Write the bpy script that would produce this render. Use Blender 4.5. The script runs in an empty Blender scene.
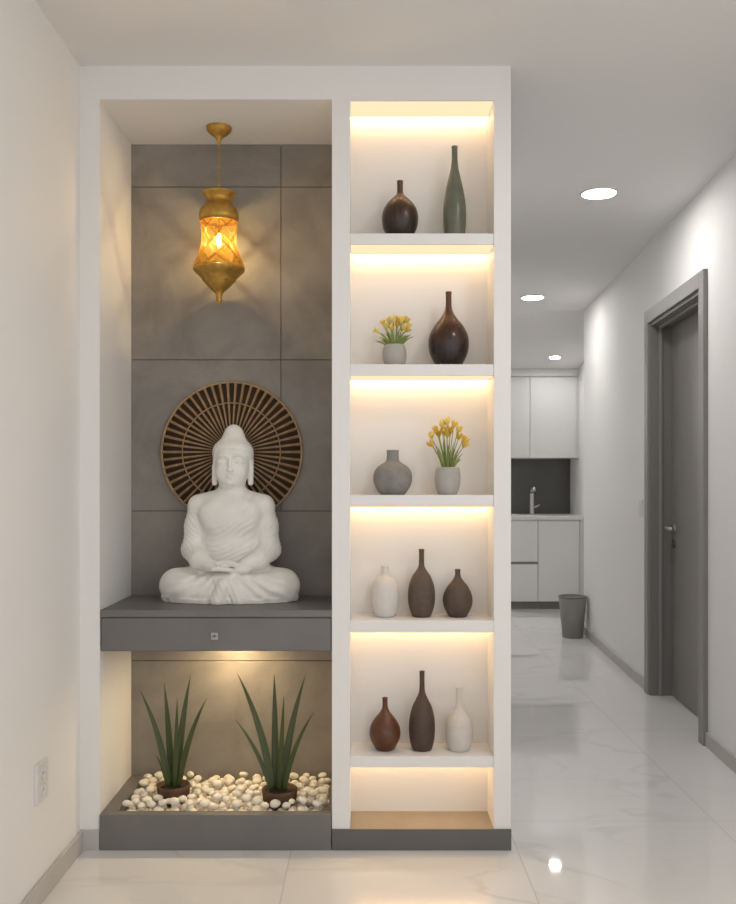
import bpy, bmesh, math, random
import numpy as np
from mathutils import Vector, Matrix

S = bpy.context.scene
COL = S.collection
PI = math.pi

# ------------------------------------------------------------------ camera, world, exposure
CAM_Z = 1.22          # eye height
CAM_D = 3.0           # distance to the front of the display unit (front plane is y = 0)
F_PX = 904.5          # focal length in pixels of the 736 x 904 frame
HZ, VX = 482.0, 368.0 # horizon row and vanishing column

cd = bpy.data.cameras.new('camera')
cam = bpy.data.objects.new('camera', cd)
COL.objects.link(cam)
cam.location = (0, -CAM_D, CAM_Z)
cam.rotation_euler = (PI / 2, 0, 0)
cd.sensor_fit = 'VERTICAL'
cd.sensor_height = 36.0
cd.lens = 36.0 * F_PX / 904.0
cd.shift_y = (HZ - 452.0) / 904.0
cd.clip_start = 0.05
S.camera = cam

W = bpy.data.worlds.new('world')
S.world = W
W.use_nodes = True
WORLD_COL, WORLD_STR = (1.0, 0.985, 0.97, 1), 1.30
W.node_tree.nodes['Background'].inputs['Color'].default_value = WORLD_COL
W.node_tree.nodes['Background'].inputs['Strength'].default_value = WORLD_STR

S.view_settings.view_transform = 'Standard'
S.view_settings.look = 'None'
S.view_settings.exposure = 0.0
S.view_settings.gamma = 1.0
S.view_settings.use_curve_mapping = False

LED_STR = 21.0
DOWN_STR = 125.0
BULB_STR = 3700.0
PUCK_STR = 300.0
LED_COL = (1.0, 0.58, 0.25)

def at(px, py, y):
    """world x, z of a pixel that lies at depth plane y"""
    d = y + CAM_D
    return (px - VX) * d / F_PX, CAM_Z - (py - HZ) * d / F_PX

# ------------------------------------------------------------------ materials
def mat_new(name):
    m = bpy.data.materials.new(name)
    m.use_nodes = True
    nt = m.node_tree
    return m, nt, nt.nodes['Principled BSDF']

def N(nt, t, **kw):
    n = nt.nodes.new(t)
    for k, v in kw.items():
        setattr(n, k, v)
    return n

def plain(name, col, rough=0.5, metal=0.0, spec=0.5, bump=0.0, bscale=60.0, var=0.0, vscale=6.0, coords='Object'):
    m, nt, p = mat_new(name)
    p.inputs['Base Color'].default_value = (*col, 1)
    p.inputs['Roughness'].default_value = rough
    p.inputs['Metallic'].default_value = metal
    p.inputs['Specular IOR Level'].default_value = spec
    tc = N(nt, 'ShaderNodeTexCoord')
    if var > 0:
        nz = N(nt, 'ShaderNodeTexNoise')
        nz.inputs['Scale'].default_value = vscale
        nz.inputs['Detail'].default_value = 5
        nt.links.new(tc.outputs[coords], nz.inputs['Vector'])
        r = N(nt, 'ShaderNodeValToRGB')
        r.color_ramp.elements[0].position = 0.3
        r.color_ramp.elements[1].position = 0.7
        r.color_ramp.elements[0].color = (*[c * (1 - var) for c in col], 1)
        r.color_ramp.elements[1].color = (*[min(1, c * (1 + var)) for c in col], 1)
        nt.links.new(nz.outputs['Fac'], r.inputs['Fac'])
        nt.links.new(r.outputs['Color'], p.inputs['Base Color'])
    if bump > 0:
        nb = N(nt, 'ShaderNodeTexNoise')
        nb.inputs['Scale'].default_value = bscale
        nb.inputs['Detail'].default_value = 4
        nt.links.new(tc.outputs[coords], nb.inputs['Vector'])
        b = N(nt, 'ShaderNodeBump')
        b.inputs['Strength'].default_value = bump
        b.inputs['Distance'].default_value = 0.002
        nt.links.new(nb.outputs['Fac'], b.inputs['Height'])
        nt.links.new(b.outputs['Normal'], p.inputs['Normal'])
    return m

def emitter(name, col, strength):
    m = bpy.data.materials.new(name)
    m.use_nodes = True
    nt = m.node_tree
    nt.nodes.remove(nt.nodes['Principled BSDF'])
    e = N(nt, 'ShaderNodeEmission')
    e.inputs['Color'].default_value = (*col, 1)
    e.inputs['Strength'].default_value = strength
    nt.links.new(e.outputs[0], nt.nodes['Material Output'].inputs['Surface'])
    return m

def floor_material():
    m, nt, p = mat_new('polished_marble_tile')
    L = nt.links.new
    tc = N(nt, 'ShaderNodeTexCoord')
    sep = N(nt, 'ShaderNodeSeparateXYZ')
    L(tc.outputs['Object'], sep.inputs[0])
    def M(op, a, b=None):
        n = N(nt, 'ShaderNodeMath', operation=op)
        for i, v in enumerate((a, b)):
            if v is None: continue
            if isinstance(v, (int, float)): n.inputs[i].default_value = v
            else: L(v, n.inputs[i])
        return n.outputs[0]
    def line(src, off, size, half):
        f = M('FRACT', M('DIVIDE', M('ADD', src, off), size))
        d = M('MINIMUM', f, M('SUBTRACT', 1.0, f))
        return M('LESS_THAN', d, half / size), M('FLOOR', M('DIVIDE', M('ADD', src, off), size))
    lx, ix = line(sep.outputs['X'], 10 * 0.75 + 0.255, 0.75, 0.0016)
    ly, iy = line(sep.outputs['Y'], 12.0 - 0.255, 1.2, 0.0016)
    grout = M('MAXIMUM', lx, ly)
    cmb = N(nt, 'ShaderNodeCombineXYZ')
    L(M('MULTIPLY', ix, 3.7), cmb.inputs[0]); L(M('MULTIPLY', iy, 5.3), cmb.inputs[1]); L(M('MULTIPLY', M('ADD', ix, iy), 2.9), cmb.inputs[2])
    add = N(nt, 'ShaderNodeVectorMath', operation='ADD')
    L(tc.outputs['Object'], add.inputs[0]); L(cmb.outputs[0], add.inputs[1])
    # long soft veins
    n1 = N(nt, 'ShaderNodeTexNoise')
    n1.inputs['Scale'].default_value = 1.1; n1.inputs['Detail'].default_value = 6; n1.inputs['Distortion'].default_value = 0.9
    mp = N(nt, 'ShaderNodeMapping')
    mp.inputs['Rotation'].default_value = (0, 0, 0.5)
    mp.inputs['Scale'].default_value = (1.0, 1.7, 1)
    L(add.outputs[0], mp.inputs['Vector']); L(mp.outputs[0], n1.inputs['Vector'])
    v = M('ABSOLUTE', M('SUBTRACT', n1.outputs['Fac'], 0.5))
    r = N(nt, 'ShaderNodeValToRGB')
    r.color_ramp.elements[0].position = 0.0; r.color_ramp.elements[0].color = (1, 1, 1, 1)
    r.color_ramp.elements[1].position = 0.028; r.color_ramp.elements[1].color = (0, 0, 0, 1)
    L(v, r.inputs['Fac'])
    n2 = N(nt, 'ShaderNodeTexNoise'); n2.inputs['Scale'].default_value = 1.6; n2.inputs['Detail'].default_value = 3
    L(add.outputs[0], n2.inputs['Vector'])
    vm = M('MULTIPLY', r.outputs['Color'], M('MULTIPLY', M('SUBTRACT', n2.outputs['Fac'], 0.42), 3.2))
    vm = M('MAXIMUM', M('MINIMUM', vm, 1.0), 0.0)
    base = N(nt, 'ShaderNodeMix', data_type='RGBA')
    base.inputs['A'].default_value = (0.74, 0.72, 0.70, 1); base.inputs['B'].default_value = (0.80, 0.785, 0.77, 1)
    L(n2.outputs['Fac'], base.inputs['Factor'])
    mv = N(nt, 'ShaderNodeMix', data_type='RGBA')
    mv.inputs['B'].default_value = (0.46, 0.44, 0.42, 1)
    L(M('MULTIPLY', vm, 0.42), mv.inputs['Factor']); L(base.outputs['Result'], mv.inputs['A'])
    mg = N(nt, 'ShaderNodeMix', data_type='RGBA')
    mg.inputs['B'].default_value = (0.58, 0.565, 0.55, 1)
    L(grout, mg.inputs['Factor']); L(mv.outputs['Result'], mg.inputs['A'])
    L(mg.outputs['Result'], p.inputs['Base Color'])
    p.inputs['Roughness'].default_value = 0.032
    p.inputs['Specular IOR Level'].default_value = 0.6
    return m

def concrete_material(name, a, b, rough=0.6):
    m, nt, p = mat_new(name)
    L = nt.links.new
    tc = N(nt, 'ShaderNodeTexCoord')
    n1 = N(nt, 'ShaderNodeTexNoise'); n1.inputs['Scale'].default_value = 3.5; n1.inputs['Detail'].default_value = 8; n1.inputs['Roughness'].default_value = 0.62; n1.inputs['Distortion'].default_value = 0.6
    L(tc.outputs['Object'], n1.inputs['Vector'])
    r = N(nt, 'ShaderNodeValToRGB')
    r.color_ramp.elements[0].position = 0.3; r.color_ramp.elements[0].color = (*a, 1)
    r.color_ramp.elements[1].position = 0.72; r.color_ramp.elements[1].color = (*b, 1)
    L(n1.outputs['Fac'], r.inputs['Fac']); L(r.outputs['Color'], p.inputs['Base Color'])
    n2 = N(nt, 'ShaderNodeTexNoise'); n2.inputs['Scale'].default_value = 40; n2.inputs['Detail'].default_value = 6
    L(tc.outputs['Object'], n2.inputs['Vector'])
    bm_ = N(nt, 'ShaderNodeBump'); bm_.inputs['Strength'].default_value = 0.15; bm_.inputs['Distance'].default_value = 0.002
    L(n2.outputs['Fac'], bm_.inputs['Height']); L(bm_.outputs[0], p.inputs['Normal'])
    p.inputs['Roughness'].default_value = rough
    return m

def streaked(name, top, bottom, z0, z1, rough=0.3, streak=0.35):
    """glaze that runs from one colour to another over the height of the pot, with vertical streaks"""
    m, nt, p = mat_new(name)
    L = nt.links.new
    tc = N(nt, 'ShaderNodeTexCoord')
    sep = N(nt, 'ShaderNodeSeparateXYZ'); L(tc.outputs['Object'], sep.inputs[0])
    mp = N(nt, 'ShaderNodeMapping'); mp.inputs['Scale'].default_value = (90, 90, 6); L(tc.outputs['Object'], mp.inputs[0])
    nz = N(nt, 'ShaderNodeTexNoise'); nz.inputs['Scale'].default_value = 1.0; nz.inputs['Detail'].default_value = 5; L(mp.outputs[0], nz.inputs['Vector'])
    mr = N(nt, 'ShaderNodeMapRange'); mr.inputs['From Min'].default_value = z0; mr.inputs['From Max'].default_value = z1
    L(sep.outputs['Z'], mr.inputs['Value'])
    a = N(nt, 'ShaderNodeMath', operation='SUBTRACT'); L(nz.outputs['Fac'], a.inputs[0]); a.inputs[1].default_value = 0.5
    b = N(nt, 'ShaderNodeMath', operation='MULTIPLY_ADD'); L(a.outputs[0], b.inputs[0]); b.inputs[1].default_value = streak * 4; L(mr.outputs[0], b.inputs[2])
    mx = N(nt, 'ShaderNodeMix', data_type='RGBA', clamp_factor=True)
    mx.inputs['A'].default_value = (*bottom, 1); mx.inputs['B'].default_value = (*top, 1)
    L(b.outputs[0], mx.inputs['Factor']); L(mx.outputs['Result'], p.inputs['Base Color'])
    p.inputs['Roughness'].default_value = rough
    return m

def wood_grain(name, col, dark, rough=0.5):
    m, nt, p = mat_new(name)
    L = nt.links.new
    tc = N(nt, 'ShaderNodeTexCoord')
    mp = N(nt, 'ShaderNodeMapping'); mp.inputs['Scale'].default_value = (40, 40, 1.2); L(tc.outputs['Object'], mp.inputs[0])
    nz = N(nt, 'ShaderNodeTexNoise'); nz.inputs['Scale'].default_value = 1.0; nz.inputs['Detail'].default_value = 5; L(mp.outputs[0], nz.inputs['Vector'])
    mx = N(nt, 'ShaderNodeMix', data_type='RGBA')
    mx.inputs['A'].default_value = (*dark, 1); mx.inputs['B'].default_value = (*col, 1)
    L(nz.outputs['Fac'], mx.inputs['Factor']); L(mx.outputs['Result'], p.inputs['Base Color'])
    p.inputs['Roughness'].default_value = rough
    return m

def see_through(name, col, tl_col, tr_col, f_tl, f_tr, rough=0.3):
    m, nt, p = mat_new(name)
    L = nt.links.new
    out = nt.nodes['Material Output']
    p.inputs['Base Color'].default_value = (*col, 1)
    p.inputs['Roughness'].default_value = rough
    tl = N(nt, 'ShaderNodeBsdfTranslucent'); tl.inputs['Color'].default_value = (*tl_col, 1)
    tr = N(nt, 'ShaderNodeBsdfTransparent'); tr.inputs['Color'].default_value = (*tr_col, 1)
    m1 = N(nt, 'ShaderNodeMixShader'); m1.inputs[0].default_value = f_tl
    L(p.outputs[0], m1.inputs[1]); L(tl.outputs[0], m1.inputs[2])
    m2 = N(nt, 'ShaderNodeMixShader'); m2.inputs[0].default_value = f_tr
    L(m1.outputs[0], m2.inputs[1]); L(tr.outputs[0], m2.inputs[2])
    L(m2.outputs[0], out.inputs['Surface'])
    return m

def leaf_material(name, a, b):
    m, nt, p = mat_new(name)
    L = nt.links.new
    tc = N(nt, 'ShaderNodeTexCoord')
    mp = N(nt, 'ShaderNodeMapping'); mp.inputs['Scale'].default_value = (60, 60, 8); L(tc.outputs['Object'], mp.inputs[0])
    nz = N(nt, 'ShaderNodeTexNoise'); nz.inputs['Scale'].default_value = 1; nz.inputs['Detail'].default_value = 3; L(mp.outputs[0], nz.inputs['Vector'])
    mx = N(nt, 'ShaderNodeMix', data_type='RGBA'); mx.inputs['A'].default_value = (*a, 1); mx.inputs['B'].default_value = (*b, 1)
    L(nz.outputs['Fac'], mx.inputs['Factor']); L(mx.outputs['Result'], p.inputs['Base Color'])
    p.inputs['Roughness'].default_value = 0.4
    return m

MT = {}
MT['wall'] = plain('white_wall_paint', (0.82, 0.81, 0.795), 0.7, bump=0.05, bscale=220)
MT['ceiling'] = plain('ceiling_paint', (0.78, 0.77, 0.755), 0.8)
MT['unit'] = plain('white_lacquer', (0.82, 0.81, 0.795), 0.5, bump=0.03, bscale=180)
MT['floor'] = floor_material()
MT['tile'] = concrete_material('grey_stone_tile', (0.180, 0.161, 0.141), (0.305, 0.279, 0.249), 0.55)
MT['grout'] = plain('dark_grout', (0.125, 0.113, 0.10), 0.9)
MT['desk'] = concrete_material('grey_stone_slab', (0.150, 0.144, 0.138), (0.182, 0.175, 0.168), 0.5)
MT['plinth'] = plain('grey_plinth', (0.125, 0.121, 0.116), 0.5, var=0.05)
MT['base'] = plain('beige_base_panel', (0.33, 0.28, 0.215), 0.5, var=0.05, vscale=12)
MT['skirt'] = plain('greige_baseboard', (0.50, 0.48, 0.455), 0.5, var=0.03)
MT['skirt2'] = plain('pale_grey_baseboard', (0.50, 0.49, 0.48), 0.5, var=0.03)
MT['door_frame'] = wood_grain('grey_door_frame', (0.28, 0.27, 0.26), (0.24, 0.23, 0.22), 0.45)
MT['door_leaf'] = wood_grain('dark_grey_door_leaf', (0.27, 0.257, 0.243), (0.22, 0.207, 0.194), 0.5)
MT['door_lining'] = wood_grain('dark_grey_lining', (0.215, 0.205, 0.195), (0.19, 0.18, 0.17), 0.5)
MT['steel'] = plain('brushed_steel', (0.55, 0.54, 0.52), 0.3, metal=1.0, var=0.08, vscale=80)
MT['dark_steel'] = plain('dark_steel', (0.12, 0.115, 0.11), 0.35, metal=0.8, var=0.05)
MT['knob'] = plain('satin_steel', (0.38, 0.37, 0.355), 0.4, metal=0.4, var=0.05)
MT['plastic'] = plain('white_plastic', (0.72, 0.71, 0.69), 0.35, var=0.02)
MT['stone'] = plain('white_carved_stone', (0.83, 0.805, 0.76), 0.55, var=0.03, vscale=30, bump=0.06, bscale=300)
MT['brass'] = plain('aged_gold_metal', (0.50, 0.29, 0.06), 0.38, metal=0.75, var=0.18, vscale=60)
MT['amber'] = see_through('amber_shade', (0.22, 0.128, 0.016), (0.75, 0.48, 0.12), (1.0, 0.86, 0.54), 0.05, 0.64)
MT['bulb_glass'] = see_through('bulb_glass', (0.9, 0.85, 0.75), (1.0, 0.9, 0.7), (1, 1, 1), 0.8, 0.94, 0.1)
MT['rattan'] = plain('rattan', (0.40, 0.26, 0.135), 0.6, var=0.2, vscale=50)
MT['backing'] = plain('dark_brown_backing', (0.050, 0.026, 0.012), 0.7, var=0.2, vscale=30)
MT['terracotta'] = plain('brown_clay', (0.095, 0.050, 0.028), 0.7, var=0.2, vscale=40, bump=0.2, bscale=90)
MT['soil'] = plain('dark_soil', (0.035, 0.022, 0.014), 0.95, bump=0.8, bscale=160)
MT['leaf'] = leaf_material('sansevieria_green', (0.030, 0.049, 0.012), (0.088, 0.108, 0.028))
MT['leaf2'] = leaf_material('flower_leaf_green', (0.13, 0.19, 0.04), (0.32, 0.38, 0.10))
MT['petal'] = plain('yellow_petal', (0.84, 0.66, 0.15), 0.55, var=0.2, vscale=60)
MT['petal2'] = plain('deep_yellow_petal', (0.76, 0.50, 0.07), 0.55, var=0.2, vscale=60)
MT['pebble'] = plain('cream_pebble', (0.80, 0.755, 0.665), 0.55, var=0.06, vscale=20)
MT['bed'] = plain('pale_gravel_bed', (0.80, 0.75, 0.65), 0.9, var=0.15, vscale=60, bump=0.6, bscale=120)
MT['led'] = emitter('warm_led', LED_COL, LED_STR)
MT['under_glow'] = emitter('added_underside_glow', (1.0, 0.75, 0.47), 1.15)  # made-up glow that imitates brightly lit shelf undersides
MT['down'] = emitter('downlight_glow', (1.0, 0.98, 0.955), DOWN_STR)
MT['bulb'] = emitter('filament_glow', (1.0, 0.82, 0.58), BULB_STR)
MT['puck'] = emitter('puck_glow', (1.0, 0.74, 0.40), PUCK_STR)
MT['trim'] = plain('white_trim_ring', (0.75, 0.74, 0.73), 0.4, var=0.02)
MT['cabinet'] = plain('white_cabinet_lacquer', (0.77, 0.765, 0.755), 0.35, var=0.01)
MT['worktop'] = plain('pale_worktop', (0.74, 0.73, 0.71), 0.25, var=0.03, vscale=40)
MT['splash'] = plain('charcoal_backsplash', (0.10, 0.097, 0.093), 0.3, var=0.08)
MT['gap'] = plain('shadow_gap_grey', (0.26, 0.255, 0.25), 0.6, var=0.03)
MT['bin'] = plain('grey_bin_plastic', (0.23, 0.225, 0.215), 0.5, var=0.04)

# ------------------------------------------------------------------ mesh helpers
class MB:
    def __init__(self): self.v = []; self.f = []; self.s = []
    def add(self, vs, fs, smooth=False):
        o = len(self.v)
        self.v += [tuple(p) for p in vs]
        self.f += [tuple(i + o for i in f) for f in fs]
        self.s += [smooth] * len(fs)
        return self
    def box(self, a, b):
        x0, y0, z0 = a; x1, y1, z1 = b
        return self.add([(x0, y0, z0), (x1, y0, z0), (x1, y1, z0), (x0, y1, z0), (x0, y0, z1), (x1, y0, z1), (x1, y1, z1), (x0, y1, z1)],
                        [(0, 3, 2, 1), (4, 5, 6, 7), (0, 1, 5, 4), (1, 2, 6, 5), (2, 3, 7, 6), (3, 0, 4, 7)])
    def prism(self, poly, z0, z1):
        """vertical prism over a counter-clockwise plan polygon"""
        n = len(poly)
        vs = [(x, y, z0) for x, y in poly] + [(x, y, z1) for x, y in poly]
        fs = [tuple(range(n - 1, -1, -1)), tuple(range(n, 2 * n))] + [(i, (i + 1) % n, n + (i + 1) % n, n + i) for i in range(n)]
        return self.add(vs, fs)
    def lathe(self, prof, c=(0, 0, 0), seg=48, rib=None):
        """(r, z) profile; closed at both ends when r is 0"""
        vs, fs, rows = [], [], []
        for r, z in prof:
            if r < 1e-6:
                rows.append([len(vs)]); vs.append((c[0], c[1], c[2] + z))
            else:
                row = []
                for k in range(seg):
                    t = 2 * PI * k / seg
                    rr = r * (1 + (rib(t, z) if rib else 0))
                    row.append(len(vs)); vs.append((c[0] + rr * math.cos(t), c[1] + rr * math.sin(t), c[2] + z))
                rows.append(row)
        for A, B in zip(rows, rows[1:]):
            for k in range(seg):
                k2 = (k + 1) % seg
                if len(A) == 1 and len(B) == 1: continue
                if len(A) == 1: fs.append((A[0], B[k2], B[k]))
                elif len(B) == 1: fs.append((A[k], A[k2], B[0]))
                else: fs.append((A[k], A[k2], B[k2], B[k]))
        return self.add(vs, fs, True)
    def tube(self, pts, r, seg=10, cap=True):
        pts = [Vector(p) for p in pts]
        n = len(pts)
        rs = r if isinstance(r, (list, tuple)) else [r] * n
        vs, fs = [], []
        up = None
        for i, p in enumerate(pts):
            t = (pts[min(i + 1, n - 1)] - pts[max(i - 1, 0)]).normalized()
            if up is None:
                up = Vector((0, 0, 1)) if abs(t.z) < 0.9 else Vector((1, 0, 0))
            a = t.cross(up)
            if a.length < 1e-6: a = t.cross(Vector((0, 1, 0)))
            a.normalize(); b = t.cross(a).normalized(); up = a.cross(t) * 1.0
            for k in range(seg):
                q = 2 * PI * k / seg
                vs.append(p + (a * math.cos(q) + b * math.sin(q)) * rs[i])
        for i in range(n - 1):
            for k in range(seg):
                k2 = (k + 1) % seg
                fs.append((i * seg + k, i * seg + k2, (i + 1) * seg + k2, (i + 1) * seg + k))
        if cap:
            fs.append(tuple(range(seg - 1, -1, -1))); fs.append(tuple((n - 1) * seg + k for k in range(seg)))
        return self.add(vs, fs, True)
    def torus(self, c, R, r, axis='Z', seg=48, ms=10):
        vs, fs = [], []
        for i in range(seg):
            a = 2 * PI * i / seg
            for j in range(ms):
                b = 2 * PI * j / ms
                u, v, w = (R + r * math.cos(b)) * math.cos(a), (R + r * math.cos(b)) * math.sin(a), r * math.sin(b)
                p = (u, v, w) if axis == 'Z' else ((u, w, v) if axis == 'Y' else (w, u, v))
                vs.append((c[0] + p[0], c[1] + p[1], c[2] + p[2]))
        for i in range(seg):
            for j in range(ms):
                i2, j2 = (i + 1) % seg, (j + 1) % ms
                fs.append((i * ms + j, i2 * ms + j, i2 * ms + j2, i * ms + j2))
        return self.add(vs, fs, True)
    def build(self, name, mat, parent=None, bevel=0.0, solid=0.0, off=None):
        me = bpy.data.meshes.new(name)
        vs = self.v
        if off is not None: vs = [(x - off[0], y - off[1], z - off[2]) for x, y, z in vs]
        me.from_pydata(vs, [], self.f)
        me.polygons.foreach_set('use_smooth', self.s)
        bm = bmesh.new(); bm.from_mesh(me); bmesh.ops.recalc_face_normals(bm, faces=bm.faces); bm.to_mesh(me); bm.free()
        me.materials.append(mat)
        o = bpy.data.objects.new(name, me)
        COL.objects.link(o)
        if parent is not None: o.parent = parent
        if solid:
            sm = o.modifiers.new('thickness', 'SOLIDIFY'); sm.thickness = solid; sm.offset = 0
        if bevel:
            bv = o.modifiers.new('bevel', 'BEVEL'); bv.width = bevel; bv.segments = 2; bv.limit_method = 'ANGLE'
        return o

def tag(o, label, cat, group=None, kind=None):
    o['label'] = label; o['category'] = cat
    if group: o['group'] = group
    if kind: o['kind'] = kind
    return o

def thing(name, label, cat, loc=(0, 0, 0), group=None):
    o = bpy.data.objects.new(name, None)
    o.empty_display_size = 0.05
    COL.objects.link(o)
    o.location = loc
    return tag(o, label, cat, group)

def struct(o, label, cat):
    return tag(o, label, cat, None, 'structure')

def spline(pts, n):
    """Catmull-Rom through (r, z) profile points"""
    out = []
    P = [pts[0]] + list(pts) + [pts[-1]]
    for i in range(1, len(P) - 2):
        for k in range(n):
            t = k / n
            q = []
            for j in range(len(pts[0])):
                a, b, c, d = P[i - 1][j], P[i][j], P[i + 1][j], P[i + 2][j]
                q.append(0.5 * (2 * b + (c - a) * t + (2 * a - 5 * b + 4 * c - d) * t * t + (3 * b - a - 3 * c + d) * t ** 3))
            out.append(tuple(q))
    out.append(tuple(pts[-1]))
    return out

# ------------------------------------------------------------------ the setting
CEIL = 2.60
XL = -0.955                                  # left wall and left end of the unit
XR = 0.474                                   # right end of the unit, left side of the hallway
Y_BACK = -4.2                                # the foyer is open behind the camera
Y_END = 4.28                                 # end of the right-hand wall
def rx(y): return 1.343 + 0.0542 * (y + CAM_D)   # face of the right wall, turned a little outwards

struct(MB().box((-3.0, Y_BACK, -0.08), (4.2, 7.2, 0)).build('floor', MT['floor']), 'polished pale marble tile floor with faint grey veins', 'floor')
struct(MB().box((-1.2, Y_BACK, CEIL), (2.4, Y_END, CEIL + 0.1)).build('ceiling', MT['ceiling']), 'plain off-white ceiling over the foyer and hallway', 'ceiling')
KC = 2.335
YSL = 5.92                                   # the kitchen ceiling slopes down to here
def side_prism(mb, poly, x0, x1):
    n = len(poly)
    mb.add([(x0, y, z) for y, z in poly] + [(x1, y, z) for y, z in poly],
           [tuple(range(n)), tuple(range(2 * n - 1, n - 1, -1))] + [(i, n + i, n + (i + 1) % n, (i + 1) % n) for i in range(n)])
    return mb
struct(side_prism(MB(), [(Y_END, CEIL), (YSL, KC), (6.5, KC), (6.5, CEIL + 0.1), (Y_END, CEIL + 0.1)], -0.6, 2.9).build('ceiling_kitchen', MT['ceiling']), 'white kitchen ceiling sloping down at the end of the hallway', 'ceiling')
struct(MB().box((XL - 0.12, Y_BACK, 0), (XL, 0.55, CEIL)).build('wall_left', MT['wall']), 'smooth white wall along the left of the niche', 'wall')
# right wall, pierced for the door: plan pieces with thickness
D0, D1 = 4.175 - CAM_D, 5.26 - CAM_D         # outer edges of the door casing along y
CAS = 0.075                                  # casing width
O0, O1 = D0 + CAS, D1 - CAS                  # opening
DTOP = 2.205
TH = 0.26
def wall_piece(mb, y0, y1, z0, z1):
    mb.prism([(rx(y0), y0), (rx(y0) + TH, y0), (rx(y1) + TH, y1), (rx(y1), y1)], z0, z1)
Y_RW = -1.0                                  # the foyer opens to the right nearer the camera
mb = MB()
wall_piece(mb, Y_RW, O0, 0, CEIL); wall_piece(mb, O1, Y_END, 0, CEIL); wall_piece(mb, O0, O1, DTOP - CAS, CEIL)
struct(mb.build('wall_right', MT['wall']), 'long white hallway wall on the right with the grey door', 'wall')
struct(MB().box((XR - 0.10, 0.55, 0), (XR, Y_END, CEIL)).build('wall_hall', MT['wall']), 'white hallway wall running back behind the display unit', 'wall')
YK = 6.28
struct(MB().box((-0.5, YK, 0), (2.8, YK + 0.12, KC)).build('wall_kitchen', MT['wall']), 'white wall at the back of the kitchen', 'wall')
struct(MB().box((2.075, Y_END + 0.1, 0), (2.32, YK, CEIL + 0.05)).build('wall_kitchen_right', MT['wall']), 'white right side wall of the kitchen', 'wall')
struct(MB().box((rx(Y_END) + TH, Y_END, 0), (2.32, Y_END + 0.1, CEIL + 0.05)).build('wall_kitchen_return', MT['wall']), 'short wall stub between hallway and kitchen', 'wall')
struct(MB().box((-0.5, Y_END, 0), (-0.38, YK, CEIL + 0.05)).build('wall_kitchen_left', MT['wall']), 'white left side wall of the kitchen', 'wall')
struct(MB().box((-0.5, Y_END - 0.1, 0), (XR - 0.10, Y_END, CEIL + 0.05)).build('wall_kitchen_front', MT['wall']), 'kitchen wall backing on to the hallway', 'wall')

BB = 0.066
def skirt_right(y0, y1):
    return MB().prism([(rx(y0) - 0.012, y0), (rx(y0), y0), (rx(y1), y1), (rx(y1) - 0.012, y1)], 0, BB)
struct(MB().box((XL, Y_BACK, 0), (XL + 0.012, -0.001, BB)).build('baseboard_left', MT['skirt'], bevel=0.002), 'greige baseboard along the left wall', 'baseboard')
struct(skirt_right(Y_RW, D0).build('baseboard_right', MT['skirt'], bevel=0.002), 'greige baseboard of the right wall in front of the door', 'baseboard')
struct(skirt_right(D1, Y_END).build('baseboard_hall', MT['skirt'], bevel=0.002), 'greige baseboard of the right wall beyond the door', 'baseboard')

# door in the right wall: casing, lining, leaf, lever handle
door = thing('door_1', 'dark grey flush door set deep in a grey frame on the right wall', 'door', (rx(D0), D0, 0))
door['kind'] = 'structure'
off = (rx(D0), D0, 0)
def strip(mb, y0, y1, dx0, dx1, z0, z1):
    """box following the wall line: dx measured from the wall face into the wall"""
    mb.prism([(rx(y0) + dx0, y0), (rx(y0) + dx1, y0), (rx(y1) + dx1, y1), (rx(y1) + dx0, y1)], z0, z1)
m = MB()
strip(m, D0, O0, -0.022, 0.0, 0, DTOP); strip(m, O1, D1, -0.022, 0.0, 0, DTOP); strip(m, O0, O1, -0.022, 0.0, DTOP - CAS, DTOP)
m.build('casing', MT['door_frame'], door, bevel=0.002, off=off)
m = MB()
strip(m, O0, O0 + 0.02, -0.008, 0.20, 0, DTOP - CAS); strip(m, O1 - 0.02, O1, -0.008, 0.20, 0, DTOP - CAS); strip(m, O0 + 0.02, O1 - 0.02, -0.008, 0.20, DTOP - CAS - 0.02, DTOP - CAS)
m.build('lining', MT['door_lining'], door, bevel=0.002, off=off)
m = MB()
strip(m, O0 + 0.02, O0 + 0.035, 0.035, 0.055, 0, DTOP - CAS - 0.02); strip(m, O1 - 0.035, O1 - 0.02, 0.035, 0.055, 0, DTOP - CAS - 0.02); strip(m, O0 + 0.035, O1 - 0.035, 0.035, 0.055, DTOP - CAS - 0.035, DTOP - CAS - 0.02)
m.build('stop_bead', MT['door_frame'], door, bevel=0.002, off=off)
m = MB()
strip(m, O0 + 0.023, O1 - 0.023, 0.112, 0.152, 0.004, DTOP - CAS - 0.023)
leaf = m.build('door_leaf', MT['door_leaf'], door, bevel=0.002, off=off)
hy = O1 - 0.075
hz_ = 0.96
hx = rx(hy) + 0.112
m = MB().lathe([(0, 0), (0.026, 0), (0.026, 0.008), (0, 0.008)], seg=28)
m.v = [(hx - z, hy + x, hz_ + y) for x, y, z in m.v]
m.tube([(hx, hy, hz_), (hx - 0.045, hy, hz_), (hx - 0.055, hy - 0.012, hz_), (hx - 0.056, hy - 0.12, hz_)], 0.0115, 12)
h = m.build('door_handle', MT['steel'], leaf, off=off); h['label'] = 'steel lever handle'
m = MB().lathe([(0, 0), (0.024, 0), (0.024, 0.006), (0.010, 0.006), (0.010, 0.012), (0, 0.012)], seg=28)
m.v = [(hx - z, hy + x, hz_ - 0.09 + y) for x, y, z in m.v]
k = m.build('lock_cover', MT['dark_steel'], leaf, off=off)

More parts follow.
